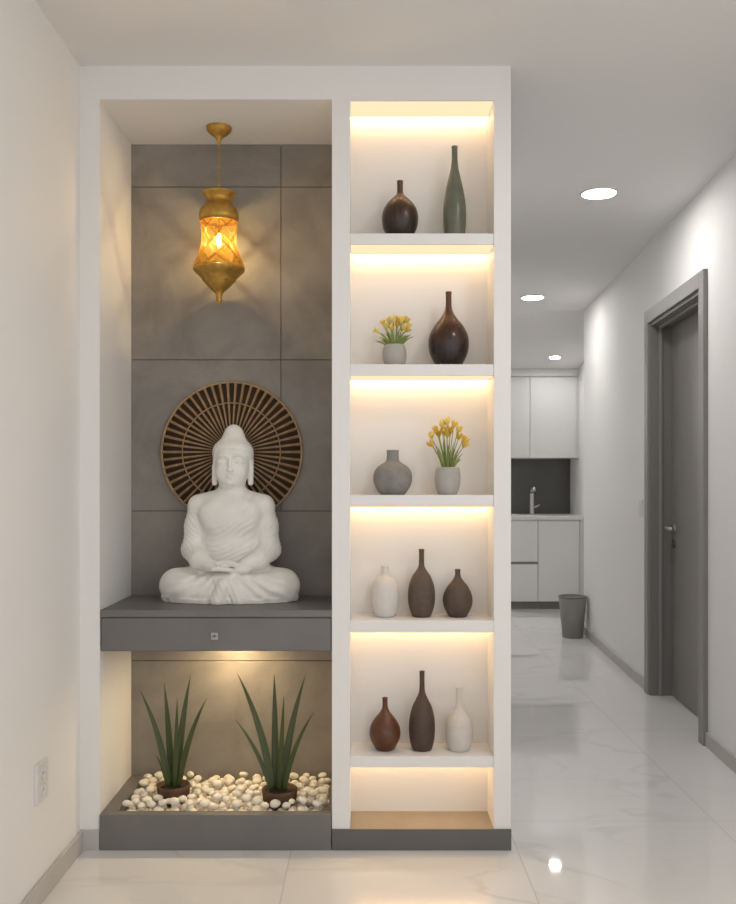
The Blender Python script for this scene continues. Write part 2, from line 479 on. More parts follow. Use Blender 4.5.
# light switch on the right wall, socket on the left wall
def wall_plate_right(y, z, w, hgt):
    t = thing('light_switch', 'small white light switch on the right wall beyond the door', 'switch', (rx(y), y, z))
    m = MB(); m.prism([(rx(y) - 0.010, y - w / 2), (rx(y - w / 2), y - w / 2), (rx(y + w / 2), y + w / 2), (rx(y) - 0.010, y + w / 2)], z - hgt / 2, z + hgt / 2)
    m.build('plate', MT['plastic'], t, bevel=0.002, off=(rx(y), y, z))
    m = MB().box((rx(y) - 0.014, y - w * 0.3, z - hgt * 0.32), (rx(y) - 0.009, y + w * 0.3, z + hgt * 0.32))
    m.build('rocker', MT['plastic'], t, bevel=0.0015, off=(rx(y), y, z))
wall_plate_right(5.41 - CAM_D, 1.063, 0.07, 0.10)
t = thing('wall_socket', 'white double wall socket low on the left wall', 'socket', (XL, -0.37, 0.35))
MB().box((0, -0.046, -0.058), (0.010, 0.046, 0.058)).build('plate', MT['plastic'], t, bevel=0.002)
for dz in (0.024, -0.024):
    m = MB().lathe([(0, 0), (0.019, 0), (0.019, 0.003), (0.016, 0.003), (0.015, 0.001), (0, 0.001)], seg=24)
    m.v = [(0.010 + z, x, dz + y) for x, y, z in m.v]
    o = m.build('outlet', MT['plastic'], t)
    for dy in (-0.006, 0.006):
        m = MB().lathe([(0, 0), (0.0025, 0), (0.0025, 0.002), (0, 0.002)], seg=10)
        m.v = [(0.0108 + z, dy + x, dz + y) for x, y, z in m.v]
        m.build('pin_hole', MT['skirt2'], o)

# ------------------------------------------------------------------ display unit
NL, NR = -0.890, -0.1195           # niche opening
SL, SR = -0.0597, 0.418            # shelf opening
NZT = 2.489                        # niche ceiling
SZT = 2.487                        # top compartment ceiling
YT, YS, YB = 0.40, 0.165, 0.55     # tile face, shelf back, back of unit
unit = thing('display_unit', 'white built-in display unit with a deep niche and a column of lit shelves', 'display unit', (0, 0, 0))
m = MB()
m.box((XL, 0, 0), (NL, YB, CEIL))                       # left jamb
m.box((NL, 0, NZT), (NR, YB, CEIL))                     # header over the niche
m.box((NL, YT + 0.02, 0), (NR, YB, NZT))                # wall behind the tiles
m.box((NR, 0, 0), (SL, YB, CEIL))                       # upright
m.box((SL, 0, SZT), (SR, YB, CEIL))
m.box((SL, YS, 0), (SR, YB, SZT))
m.box((SR, 0, 0), (XR, YB, CEIL))
m.build('frame', MT['unit'], unit)
PZ = 0.068
MB().box((NR, -0.006, 0), (XR + 0.001, 0.0, PZ + 0.002)).build('plinth', MT['plinth'], unit, bevel=0.0015)
MB().box((XL, -0.006, 0), (NL - 0.001, 0.0, PZ)).build('jamb_base', MT['skirt2'], unit, bevel=0.0015)
MB().box((SL, 0.0, PZ - 0.03), (SR, YS, PZ)).build('base_panel', MT['base'], unit)['label'] = 'beige floor panel of the lowest compartment'
SHELF_Z = []
for i, (yt, yb) in enumerate(((233, 244), (364, 375.3), (495, 506.5), (621, 632.5), (757, 768))):
    z1 = CAM_Z - (yt - HZ) / 301.5; z0 = CAM_Z - (yb - HZ) / 301.5
    SHELF_Z.append(z1)
    sh = MB().box((SL, 0.004, z0), (SR, YS, z1)).build('shelf', MT['unit'], unit, bevel=0.0015)
    MB().box((SL + 0.004, YS - 0.026, z0 - 0.0065), (SR - 0.004, YS - 0.020, z0 - 0.0005)).build('led_strip', MT['led'], sh)
    MB().box((SL + 0.002, 0.012, z0 - 0.003), (SR - 0.002, YS - 0.030, z0 - 0.0003)).build('added_glow_panel', MT['under_glow'], sh)  # added glowing sheet, makes the shelf underside look lit
MB().box((SL + 0.004, YS - 0.026, SZT - 0.0065), (SR - 0.004, YS - 0.020, SZT - 0.0005)).build('led_strip', MT['led'], unit)
MB().box((SL + 0.002, 0.012, SZT - 0.003), (SR - 0.002, YS - 0.030, SZT - 0.0003)).build('added_glow_panel', MT['under_glow'], unit)  # same added glow under the top compartment ceiling

# stone tiles at the back of the niche: grout backing, then each slab
m = MB().box((NL, YT + 0.012, 0), (NR, YT + 0.02, NZT))
struct(m.build('wall_niche', MT['grout']), 'dark joint backing behind the stone tiles of the niche', 'wall')
tilew = thing('stone_cladding', 'grey stone tile cladding covering the back of the niche', 'tile cladding', (NL, YT, 0))
tilew['kind'] = 'structure'
xs = [NL, -0.327, NR]
zs = [0.0, 0.548, 1.111, 1.679, 2.329, NZT]
for j in range(5):
    for i in range(2):
        g = 0.0012
        if j < 2:
            if i: continue
            MB().box((NL, YT, zs[j] + (g if j else 0)), (NR, YT + 0.012, zs[j + 1] - g)).build('stone_tile', MT['tile'], tilew, bevel=0.001, off=(NL, YT, 0))
            continue
        a = MB().box((xs[i] + (g if i else 0), YT, zs[j] + (g if j else 0)), (xs[i + 1] - (g if i == 0 else 0), YT + 0.012, zs[j + 1] - (g if j < 4 else 0)))
        a.build('stone_tile', MT['tile'], tilew, bevel=0.001, off=(NL, YT, 0))

# stone console across the niche
DZ = 0.795
desk = thing('floating_console', 'grey stone console spanning the niche with one drawer', 'console', (-0.504, 0.2, 0.657))
off = (-0.504, 0.2, 0.657)
CL, CR, CY = NL + 0.0006, NR - 0.0006, YT - 0.0006
MB().box((CL, 0.0, DZ - 0.024), (CR, CY, DZ)).build('top_slab', MT['desk'], desk, bevel=0.002, off=off)
MB().box((CL, 0.012, 0.657), (CR, CY, DZ - 0.024)).build('body', MT['desk'], desk, bevel=0.001, off=off)
dr = MB().box((NL + 0.004, 0.004, 0.660), (NR - 0.004, 0.012, DZ - 0.027)).build('drawer', MT['desk'], desk, bevel=0.0015, off=off)
kx, kz = at(214.6, 636, 0)
m = MB().box((kx - 0.012, -0.004, kz - 0.012), (kx + 0.012, 0.0, kz + 0.012)).box((kx - 0.005, -0.004, kz - 0.005), (kx + 0.005, 0.004, kz + 0.005))
m.build('knob', MT['knob'], dr, bevel=0.0015, off=off)['label'] = 'small square steel knob'
px_ = (235 - VX) * (3.30) / F_PX
m = MB().lathe([(0.034, 0), (0.038, 0), (0.038, -0.006), (0.030, -0.006), (0.030, -0.001), (0.034, 0)], (px_, 0.275, 0.657), 32)
pr = m.build('spotlight_ring', MT['steel'], desk, off=off)
MB().lathe([(0, -0.003), (0.029, -0.003), (0.029, -0.001), (0, -0.001)], (px_, 0.275, 0.657), 32).build('spotlight_lens', MT['puck'], pr, off=off)

# stone tray with the pebble bed
TZ = 0.118
tray = thing('stone_tray', 'low grey stone tray on the floor filling the foot of the niche', 'tray', (-0.504, 0.0, 0))
off = (-0.504, 0, 0)
PX0, PX1, PY0 = NL + 0.052, NR - 0.014, 0.032
m = MB().box((CL, -0.006, 0), (CR - 0.002, PY0, TZ)).box((CL, PY0, 0), (PX0, YT - 0.001, TZ)).box((PX1, PY0, 0), (CR, YT - 0.001, TZ)).box((PX0, PY0, 0), (PX1, YT - 0.001, 0.04))
m.build('trough', MT['desk'], tray, bevel=0.0015, off=off)
MB().box((PX0, PY0, 0.04), (PX1, YT - 0.001, 0.082)).build('gravel_bed', MT['bed'], tray, off=off)

# ------------------------------------------------------------------ carved seated figure (signed-distance carving -> one mesh)
def build_statue():
    H = 0.0018
    lo = np.array([-0.285, -0.175, -0.006]); hi = np.array([0.285, 0.165, 0.66])
    n = np.ceil((hi - lo) / H).astype(int) + 1
    ax = [(lo[i] + H * np.arange(n[i])).astype(np.float32) for i in range(3)]

    def field(): return np.full(tuple(n), 1.0, np.float32)
    def sub(bl, bh):
        s = []
        for i in range(3):
            a = max(0, int((bl[i] - lo[i]) / H)); b = min(n[i], int((bh[i] - lo[i]) / H) + 2)
            s.append(slice(a, b))
        g = np.meshgrid(ax[0][s[0]], ax[1][s[1]], ax[2][s[2]], indexing='ij', sparse=True)
        return tuple(s), g
    def smin(a, b, k):
        if k <= 0: return np.minimum(a, b)
        h = np.maximum(k - np.abs(a - b), 0) / k
        return np.minimum(a, b) - h * h * k * 0.25
    def put(F, d, s, k, cut=False):
        F[s] = -smin(-F[s], d, k) if cut else smin(F[s], d, k)
    def ell(F, c, r, k=0.01, cut=False, rot=None):
        mg = max(k, 0.01) * 1.2 + (max(r) - min(r) if rot else 0)
        s, (x, y, z) = sub([c[i] - r[i] - mg for i in range(3)], [c[i] + r[i] + mg for i in range(3)])
        X, Y, Z = x - c[0], y - c[1], z - c[2]
        if rot:                                       # turn in the x-z plane
            ca, sa = math.cos(rot), math.sin(rot)
            X, Z = X * ca + Z * sa, -X * sa + Z * ca
        k0 = np.sqrt((X / r[0]) ** 2 + (Y / r[1]) ** 2 + (Z / r[2]) ** 2)
        k1 = np.sqrt((X / r[0] ** 2) ** 2 + (Y / r[1] ** 2) ** 2 + (Z / r[2] ** 2) ** 2) + 1e-6
        d = k0 * (k0 - 1) / k1
        put(F, d, s, k, cut)
    def cone(F, a, b, r0, r1, k=0.01, cut=False):
        m = max(r0, r1) + max(k, 0.01) * 1.2
        s, (x, y, z) = sub([min(a[i], b[i]) - m for i in range(3)], [max(a[i], b[i]) + m for i in range(3)])
        ba = [b[i] - a[i] for i in range(3)]
        l2 = sum(q * q for q in ba)
        t = np.clip(((x - a[0]) * ba[0] + (y - a[1]) * ba[1] + (z - a[2]) * ba[2]) / l2, 0, 1)
        d = np.sqrt((x - a[0] - t * ba[0]) ** 2 + (y - a[1] - t * ba[1]) ** 2 + (z - a[2] - t * ba[2]) ** 2) - (r0 + (r1 - r0) * t)
        put(F, d, s, k, cut)
    def sstep(a, b, v):
        t = np.clip((v - a) / (b - a), 0, 1)
        return t * t * (3 - 2 * t)

    F = field()
    # seat, lap and crossed legs
    ell(F, (0, 0.02, 0.085), (0.150, 0.100, 0.080), 0.02)
    ell(F, (0, -0.02, 0.030), (0.225, 0.115, 0.046), 0.02)
    for s in (-1, 1):
        cone(F, (s * 0.085, 0.03, 0.072), (s * 0.188, -0.025, 0.058), 0.061, 0.056, 0.03)
        cone(F, (s * 0.190, -0.030, 0.055), (s * 0.150, -0.075, 0.050), 0.054, 0.046, 0.03)
    cone(F, (-0.170, -0.060, 0.054), (0.020, -0.102, 0.048), 0.046, 0.036, 0.02)
    cone(F, (0.170, -0.060, 0.056), (-0.010, -0.090, 0.066), 0.047, 0.036, 0.016)
    ell(F, (0, -0.055, 0.080), (0.085, 0.070, 0.036), 0.02)
    # folds of the lower robe: fan out from the lap to the hem
    s, (x, y, z) = sub((-0.27, -0.17, 0.0), (0.27, 0.05, 0.13))
    axx = np.abs(x)
    ang = np.arctan2(0.20 - z + 0 * axx, axx + 0.02 + 0 * z)
    rad = np.sqrt((axx + 0.02) ** 2 + (z - 0.20) ** 2)
    mask = sstep(0.03, 0.06, axx) * (1 - sstep(0.195, 0.235, axx)) * (1 - sstep(0.088, 0.112, z)) * (1 - sstep(-0.03, 0.02, y))
    F[s] += 0.0024 * mask * np.sin(ang * 38 + rad * 40)
    # hanging cloth at the middle and the wavy hem
    cone(F, (0.030, -0.112, 0.098), (-0.012, -0.130, 0.060), 0.016, 0.020, 0.015)
    cone(F, (-0.012, -0.130, 0.060), (-0.030, -0.136, 0.012), 0.020, 0.026, 0.012)
    cone(F, (0.026, -0.120, 0.060), (0.046, -0.132, 0.010), 0.012, 0.022, 0.014)
    s, (x, y, z) = sub((-0.28, -0.17, -0.01), (0.28, 0.15, 0.04))
    th = np.arctan2((y + 0.012) / 0.128, x / 0.240)
    rr = np.sqrt((x / 0.240) ** 2 + ((y + 0.012) / 0.128) ** 2)
    edge = 0.992 + 0.016 * np.sin(th * 22 + 0.9 * np.sin(th * 7))
    d = np.maximum((rr - edge) * 0.125, np.abs(z - 0.004) - 0.008)
    put(F, d, s, 0.018)
    # central fold lines
    s, (x, y, z) = sub((-0.07, -0.17, 0.0), (0.09, -0.07, 0.10))
    F[s] += 0.0007 * (1 - sstep(0.05, 0.07, np.abs(x - 0.005))) * (1 - sstep(0.075, 0.1, z)) * np.sin((x + 0.45 * z) * 330)

    # torso
    T = field()
    ell(T, (0, 0.018, 0.160), (0.100, 0.074, 0.095), 0.02)
    ell(T, (0.004, 0.014, 0.235), (0.093, 0.068, 0.110), 0.03)
    ell(T, (0, 0.008, 0.305), (0.118, 0.072, 0.082), 0.03)
    for sg in (-1, 1):
        cone(T, (0.0, 0.014, 0.368), (sg * 0.115, 0.014, 0.345), 0.046, 0.041, 0.03)
        ell(T, (sg * 0.045, -0.040, 0.312), (0.052, 0.024, 0.046), 0.045)
    cone(T, (0.003, 0.012, 0.350), (0.005, 0.002, 0.430), 0.050, 0.043, 0.022)
    # robe over one shoulder: curved folds, the bare side a little lower
    s, (x, y, z) = sub((-0.14, -0.11, 0.10), (0.14, 0.03, 0.41))
    rad = np.sqrt((x + 0.090) ** 2 + (z - 0.435) ** 2)
    front = (1 - sstep(-0.02, 0.01, y))
    robe = sstep(0.115, 0.123, rad)
    T[s] += front * (1 - robe) * 0.0010
    wig = 0.006 * np.sin(x * 38) + 0.004 * np.sin(z * 55)
    fold = np.sin((rad + wig) * 2 * PI / 0.0185)
    T[s] -= front * robe * sstep(0.135, 0.200, rad) * (1 - sstep(0.075, 0.105, np.abs(x))) * 0.0012 * (fold + 0.35 * fold * fold)
    # arms with sleeves
    A = field()
    for sg in (-1, 1):
        cone(A, (sg * 0.116, 0.014, 0.340), (sg * 0.128, 0.018, 0.270), 0.040, 0.0385, 0.02)
        cone(A, (sg * 0.128, 0.018, 0.270), (sg * 0.137, 0.014, 0.190), 0.0385, 0.040, 0.02)
        cone(A, (sg * 0.137, 0.008, 0.180), (sg * 0.105, -0.055, 0.150), 0.040, 0.034, 0.02)
        cone(A, (sg * 0.105, -0.055, 0.150), (sg * 0.062, -0.098, 0.134), 0.033, 0.023, 0.015)
    s, (x, y, z) = sub((-0.20, -0.13, 0.10), (0.20, 0.08, 0.36))
    mk = sstep(0.10, 0.125, np.abs(x)) * (1 - sstep(0.30, 0.34, z))
    A[s] += 0.0007 * mk * np.sin((z * 1.0 - np.abs(x) * 0.9 - y * 0.5) * 300 + 3 * np.sin(z * 30))
    # join
    h = np.maximum(0.022 - np.abs(F - T), 0) / 0.022
    F = np.minimum(F, T) - h * h * 0.022 * 0.25
    h = np.maximum(0.010 - np.abs(F - A), 0) / 0.010
    F = np.minimum(F, A) - h * h * 0.010 * 0.25
    del T, A
    # hands laid one on the other, palms up, thumb tips touching
    def hand(sg, z):
        ell(F, (sg * 0.042, -0.102, z), (0.042, 0.030, 0.016), 0.008)
        for i in range(4):
            yy = -0.127 + i * 0.0145
            L_ = (0.060, 0.068, 0.064, 0.052)[i]
            x0 = sg * 0.014
            cone(F, (x0, yy, z + 0.001), (x0 - sg * L_ * 0.5, yy - 0.002, z + 0.004), 0.0085, 0.0078, 0.0022)
            cone(F, (x0 - sg * L_ * 0.5, yy - 0.002, z + 0.004), (x0 - sg * L_, yy + 0.002, z + 0.002), 0.0078, 0.0060, 0.0022)
        cone(F, (sg * 0.046, -0.118, z + 0.004), (sg * 0.030, -0.131, 0.142), 0.0100, 0.0082, 0.006)
        cone(F, (sg * 0.030, -0.131, 0.142), (sg * 0.004, -0.132, 0.149), 0.0080, 0.0062, 0.003)
    hand(1, 0.118)
    hand(-1, 0.134)

    # head and face
    cx = 0.007
    ell(F, (cx, 0.004, 0.538), (0.0660, 0.076, 0.054), 0.015)
    ell(F, (cx, -0.016, 0.480), (0.0610, 0.062, 0.068), 0.025)
    ell(F, (cx, -0.038, 0.441), (0.038, 0.033, 0.026), 0.024)
    for sg in (-1, 1):
        ell(F, (cx + sg * 0.030, -0.052, 0.466), (0.022, 0.020, 0.022), 0.018)           # cheeks
        ell(F, (cx + sg * 0.028, -0.0795, 0.505), (0.0235, 0.0140, 0.0155), 0.006, cut=True)  # sockets
        ell(F, (cx + sg * 0.029, -0.0595, 0.5030), (0.0200, 0.0110, 0.0115), 0.0025)        # closed lids
        for (x0_, y0_, z0_), (x1_, y1_, z1_) in (((0.0095, -0.0755, 0.5195), (0.0190, -0.0755, 0.5265)), ((0.0190, -0.0755, 0.5265), (0.0330, -0.0705, 0.5275)), ((0.0330, -0.0705, 0.5275), (0.0480, -0.0600, 0.5205))):
            cone(F, (cx + sg * x0_, y0_, z0_), (cx + sg * x1_, y1_, z1_), 0.0022, 0.0022, 0.007)   # arched brows
        for (x0_, y0_, z0_), (x1_, y1_, z1_) in (((0.0120, -0.0640, 0.5020), (0.0290, -0.0702, 0.4968)), ((0.0290, -0.0702, 0.4968), (0.0470, -0.0590, 0.5020))):
            cone(F, (cx + sg * x0_, y0_, z0_), (cx + sg * x1_, y1_, z1_), 0.0015, 0.0015, 0.0015, cut=True)  # line of the closed lids
        # long ears
        ell(F, (cx + sg * 0.066, 0.006, 0.505), (0.0085, 0.019, 0.031), 0.006)
        ell(F, (cx + sg * 0.0735, 0.000, 0.507), (0.0040, 0.010, 0.018), 0.003, cut=True)
        cone(F, (cx + sg * 0.0665, 0.002, 0.485), (cx + sg * 0.0650, -0.004, 0.428), 0.0085, 0.0100, 0.006)
        ell(F, (cx + sg * 0.0068, -0.0825, 0.4720), (0.0055, 0.0065, 0.0046), 0.004)      # nostrils
    cone(F, (cx, -0.0725, 0.520), (cx, -0.0865, 0.475), 0.0044, 0.0066, 0.007)
    ell(F, (cx, -0.0760, 0.4565), (0.0160, 0.0080, 0.0042), 0.005)
    ell(F, (cx, -0.0755, 0.4480), (0.0125, 0.0085, 0.0046), 0.005)
    for sg in (-1, 1):
        cone(F, (cx, -0.0835, 0.4517), (cx + sg * 0.019, -0.0740, 0.4545), 0.0014, 0.0012, 0.0025, cut=True)
    ell(F, (cx, -0.0690, 0.4285), (0.0150, 0.0110, 0.0090), 0.008)
    for kx_ in (0.395, 0.408):                                                             # neck creases
        cone(F, (cx - 0.030, -0.046, kx_ + 0.004), (cx + 0.030, -0.046, kx_ + 0.004), 0.0022, 0.0022, 0.004, cut=True)
    F = np.maximum(F, -np.broadcast_to(ax[2][None, None, :], F.shape))

    # hair cap with top knot, covered in small curls
    K = field()
    ell(K, (cx, 0.006, 0.545), (0.0715, 0.081, 0.049), 0.01)
    ell(K, (cx, 0.012, 0.510), (0.0705, 0.078, 0.070), 0.02)
    s, (x, y, z) = sub((-0.10, -0.10, 0.40), (0.10, 0.11, 0.66))
    line = z - (0.550 - 0.85 * np.maximum(y + 0.052, 0) - 0.10 * np.abs(x - cx)) 
    K[s] = np.maximum(K[s], -line * 0.8)
    ell(K, (cx + 0.003, 0.010, 0.600), (0.0365, 0.042, 0.042), 0.028)
    th = np.arctan2(y - 0.006, x - cx)
    K[s] -= 0.0011 * np.maximum(np.sin(th * 17) * np.sin(z * 400), 0) * (1 - sstep(0.60, 0.63, z))

    def nets(F):
        neg = F < 0
        c = np.zeros(tuple(q - 1 for q in F.shape), np.int8)
        for dx in (0, 1):
            for dy in (0, 1):
                for dz in (0, 1):
                    c += neg[dx:dx + c.shape[0], dy:dy + c.shape[1], dz:dz + c.shape[2]]
        act = (c > 0) & (c < 8)
        I = np.argwhere(act)
        idx = np.full(act.shape, -1, np.int32)
        idx[act] = np.arange(len(I))
        corners = {}
        for dx in (0, 1):
            for dy in (0, 1):
                for dz in (0, 1):
                    corners[(dx, dy, dz)] = F[I[:, 0] + dx, I[:, 1] + dy, I[:, 2] + dz]
        acc = np.zeros((len(I), 3)); cnt = np.zeros(len(I))
        for a in corners:
            for axn in range(3):
                if a[axn] == 1: continue
                b = list(a); b[axn] = 1; b = tuple(b)
                fa, fb = corners[a], corners[b]
                hit = (fa < 0) != (fb < 0)
                t = np.where(hit, fa / np.where(hit, fa - fb, 1), 0)
                for q in range(3):
                    acc[:, q] += np.where(hit, a[q] + (t if q == axn else 0), 0)
                cnt += hit
        V = lo + H * (I + acc / cnt[:, None])
        quads = []
        for axn in range(3):
            sl0 = [slice(None)] * 3; sl1 = [slice(None)] * 3
            sl0[axn] = slice(0, -1); sl1[axn] = slice(1, None)
            e = neg[tuple(sl0)] != neg[tuple(sl1)]
            E = np.argwhere(e)
            u, v = (axn + 1) % 3, (axn + 2) % 3
            E = E[(E[:, u] > 0) & (E[:, v] > 0) & (E[:, u] < act.shape[u]) & (E[:, v] < act.shape[v])]
            fl = neg[E[:, 0], E[:, 1], E[:, 2]]
            q = []
            for du, dv in ((1, 1), (0, 1), (0, 0), (1, 0)):
                P = E.copy(); P[:, u] -= du; P[:, v] -= dv
                q.append(idx[P[:, 0], P[:, 1], P[:, 2]])
            Q = np.stack(q, 1)
            Q[~fl] = Q[~fl][:, ::-1]
            quads.append(Q)
        return V, np.concatenate(quads)

    def to_obj(name, F, parent=None):
        V, Q = nets(F)
        me = bpy.data.meshes.new(name)
        me.vertices.add(len(V)); me.vertices.foreach_set('co', V.astype(np.float32).ravel())
        me.loops.add(Q.size); me.loops.foreach_set('vertex_index', Q.astype(np.int32).ravel())
        me.polygons.add(len(Q)); me.polygons.foreach_set('loop_start', np.arange(0, Q.size, 4, dtype=np.int32))
        me.polygons.foreach_set('use_smooth', np.ones(len(Q), bool))
        me.update(calc_edges=True); me.validate()
        me.materials.append(MT['stone'])
        o = bpy.data.objects.new(name, me); COL.objects.link(o)
        if parent: o.parent = parent
        return o
    body = to_obj('seated_statue', F)
    to_obj('hair', K, body)
    return body

statue = build_statue()
statue.location = (-0.494, 0.257, DZ + 0.0006)
statue.scale = (0.998, 0.86, 0.985)
tag(statue, 'white stone statue of a robed figure meditating cross-legged on the console', 'statue')

# ------------------------------------------------------------------ sunburst disc on the tiles
dc = ((231.5 - VX) * 3.385 / F_PX, CAM_Z - (452 - HZ) * 3.385 / F_PX)
RD = 70 * 3.385 / F_PX
disc = thing('sunburst_disc', 'round rattan sunburst disc on the tiles behind the statue', 'wall decor', (dc[0], YT - 0.0005, dc[1]))
m = MB().lathe([(0, 0), (RD - 0.004, 0), (RD - 0.004, 0.008), (0, 0.008)], seg=96)
m.v = [(x, -z, y) for x, y, z in m.v]
m.build('backing', MT['backing'], disc)
MB().torus((0, -0.010, 0), RD, 0.0042, 'Y', 112, 10).build('rim', MT['rattan'], disc)
MB().torus((0, -0.0185, 0), RD * 0.70, 0.0022, 'Y', 96, 8).build('ring', MT['rattan'], disc)
MB().torus((0, -0.0185, 0), RD * 0.16, 0.004, 'Y', 48, 8).build('ring', MT['rattan'], disc)
NS = 54
sp = MB()
r0, r1 = RD * 0.14, RD - 0.002
w0, w1 = 0.0017, 0.0060
prof = [(-1, 0.0), (-0.8, 0.7), (0, 1.0), (0.8, 0.7), (1, 0.0)]
vs = []
for r_, w_ in ((r0, w0), (r1, w1)):
    vs += [(r_, -0.008 - 0.009 * hgt, w_ * q) for q, hgt in prof] 
sp.add(vs, [(i, i + 1, i + 6, i + 5) for i in range(4)] + [(4, 3, 2, 1, 0), (5, 6, 7, 8, 9), (0, 5, 9, 4)], True)
sp0 = sp.build('spoke', MT['rattan'], disc)
for i in range(1, NS):
    o = sp0.copy(); o.parent = disc; o.rotation_euler = (0, 2 * PI * i / NS, 0); COL.objects.link(o)

# ------------------------------------------------------------------ hanging lantern
LD = 3.235
LX, LY = (219.0 - VX) * LD / F_PX, LD - CAM_D
lz = lambda py: CAM_Z - (py - HZ) * LD / F_PX
lr = lambda w: w / 2 * LD / F_PX
lamp = thing('hanging_lantern', 'gold lantern with amber ribbed shade hanging from the niche ceiling', 'lantern', (LX, LY, NZT - 0.0006))
lo_ = (0, 0, -NZT)
def lzf(py, w): return CAM_Z - (py - HZ) * (LD - lr(w)) / F_PX
def lp(rows): return [(lr(w), lzf(y, w)) for y, w in rows]
m = MB().lathe(spline([(0, NZT)] + [(lr(23), NZT)] + [(lr(24.5), NZT - 0.004), (lr(24), NZT - 0.012), (lr(18), NZT - 0.024), (lr(8.5), NZT - 0.036), (lr(4), NZT - 0.050), (lr(2.4), NZT - 0.064), (0, NZT - 0.065)], 5), lo_, 40)
m.build('ceiling_canopy', MT['brass'], lamp)
m = MB()
z = NZT - 0.062
i = 0
while z > lzf(188, 33.5) + 0.006:                     # chain of flat links
    n_ = 14
    pts = [(0.0040 * math.cos(2 * PI * k / n_), 0.0, 0.0105 * math.sin(2 * PI * k / n_)) for k in range(n_ + 1)]
    if i % 2: pts = [(0, p[0], p[2]) for p in pts]
    m.tube([(p[0], p[1], p[2] + z - 0.009 - NZT) for p in pts], 0.0013, 6, cap=False)
    z -= 0.0165; i += 1
m.build('chain', MT['brass'], lamp)
top = spline(lp([(216, 36), (212, 39.5), (206, 38), (202, 32), (199, 25.5), (195, 25), (191, 30), (188, 33.5)]) + [(lr(30), lzf(188, 33.5) + 0.002), (0, lzf(188, 33.5) + 0.003)], 5)
MB().lathe(top, lo_, 64).torus((0, 0, lzf(216.5, 37) - NZT), lr(37), 0.0022).build('top_collar', MT['brass'], lamp)
rib = lambda t, z: 0.045 * math.cos(16 * t)
sh = spline(lp([(262.5, 50), (258, 47), (252, 42), (245, 37), (237, 34), (228, 34), (221, 35.5), (216, 36.5)]), 6)
MB().lathe(sh, lo_, 144, rib).build('amber_shade', MT['amber'], lamp)['label'] = 'translucent amber ribbed shade'
bot = spline([(lr(50), lzf(262.5, 50))] + lp([(263.5, 51.5), (267, 47), (271, 40), (275, 34), (280, 28), (284, 22), (288, 15), (292, 8.5), (296, 5.5), (299, 6.5), (302, 4), (305.5, 1)]) + [(0, lz(306))], 4)
MB().lathe(bot, lo_, 64).torus((0, 0, lzf(263, 50) - NZT), lr(50), 0.003).torus((0, 0, lzf(277, 32) - NZT), lr(32), 0.0018).build('bottom_finial', MT['brass'], lamp)
# lattice of crossed bars inside the shade
RT, RB, RM = lr(34) * 0.90, lr(47) * 0.90, lr(31.5) * 0.93
def rad_at(zz):
    for (ra, za), (rb, zb) in zip(sh, sh[1:]):
        if za <= zz <= zb or zb <= zz <= za:
            return ra + (rb - ra) * (zz - za) / (zb - za + 1e-9)
    return sh[-1][0]
zb_, zt_ = lzf(262, 50), lzf(217, 36)
zc = lz(238)
for dirn in (1, -1):
    for k in range(5):
        m = MB()
        pts = []
        for q in range(25):
            zz = zb_ + (zt_ - zb_) * q / 24
            t_ = PI / 2 + PI / 5 + k * 2 * PI / 5 + dirn * (zz - zc) * 17.5
            rr = rad_at(zz) * 0.90
            pts.append((rr * math.cos(t_), rr * math.sin(t_), zz - NZT))
        m.tube(pts, 0.0030, 8)
        m.build('lattice_bar', MT['amber'], lamp)
bz = lz(240) - NZT
m = MB().lathe([(0, bz + 0.045), (0.009, bz + 0.045), (0.009, bz + 0.022), (0.006, bz + 0.020), (0, bz + 0.020)], (0, 0, 0), 20)
m.tube([(0, 0, bz + 0.045), (0, 0, lz(200) - NZT)], 0.003, 8)
m.build('bulb_socket', MT['brass'], lamp)
bl = MB().lathe(spline([(0, bz - 0.030), (0.0060, bz - 0.018), (0.0095, bz - 0.004), (0.0080, bz + 0.010), (0.0060, bz + 0.021), (0, bz + 0.021)], 4), (0, 0, 0), 20).build('bulb', MT['bulb_glass'], lamp)
MB().lathe([(0, bz - 0.010), (0.0026, bz - 0.008), (0.0026, bz + 0.008), (0, bz + 0.010)], (0, 0, 0), 12).build('filament', MT['bulb'], bl)

# ------------------------------------------------------------------ pots of sword leaves in the tray
def sword_leaf(name, base, tip, bend, w, parent, mat, off, face=0.0, nseg=14, thick=0.0016):
    b, t = Vector(base), Vector(tip)
    mid = (b + t) / 2 + Vector(bend)
    vs, fs = [], []
    for i in range(nseg + 1):
        u = i / nseg
        p = b * (1 - u) ** 2 + mid * 2 * u * (1 - u) + t * u * u
        d = ((mid - b) * (1 - u) + (t - mid) * u).normalized()
        side = d.cross(Vector((math.sin(face), -math.cos(face), 0)))
        side = side.normalized() if side.length > 1e-4 else Vector((1, 0, 0))
        nrm = side.cross(d).normalized()
        ww = 0.88 * w * (0.62 + 0.38 * math.sin(min(u / 0.35, 1) * PI / 2)) * (1 - u ** 2.4) + 0.0004
        for q, dp in ((-1, 0.28), (-0.5, 0.08), (0, 0), (0.5, 0.08), (1, 0.28)):
            vs.append(p + side * ww / 2 * q - nrm * dp * ww / 2 * -1)
    for i in range(nseg):
        for j in range(4):
            fs.append((i * 5 + j, i * 5 + j + 1, i * 5 + j + 6, i * 5 + j + 5))
    return MB().add(vs, fs, True).build(name, mat, parent, solid=thick, off=off)

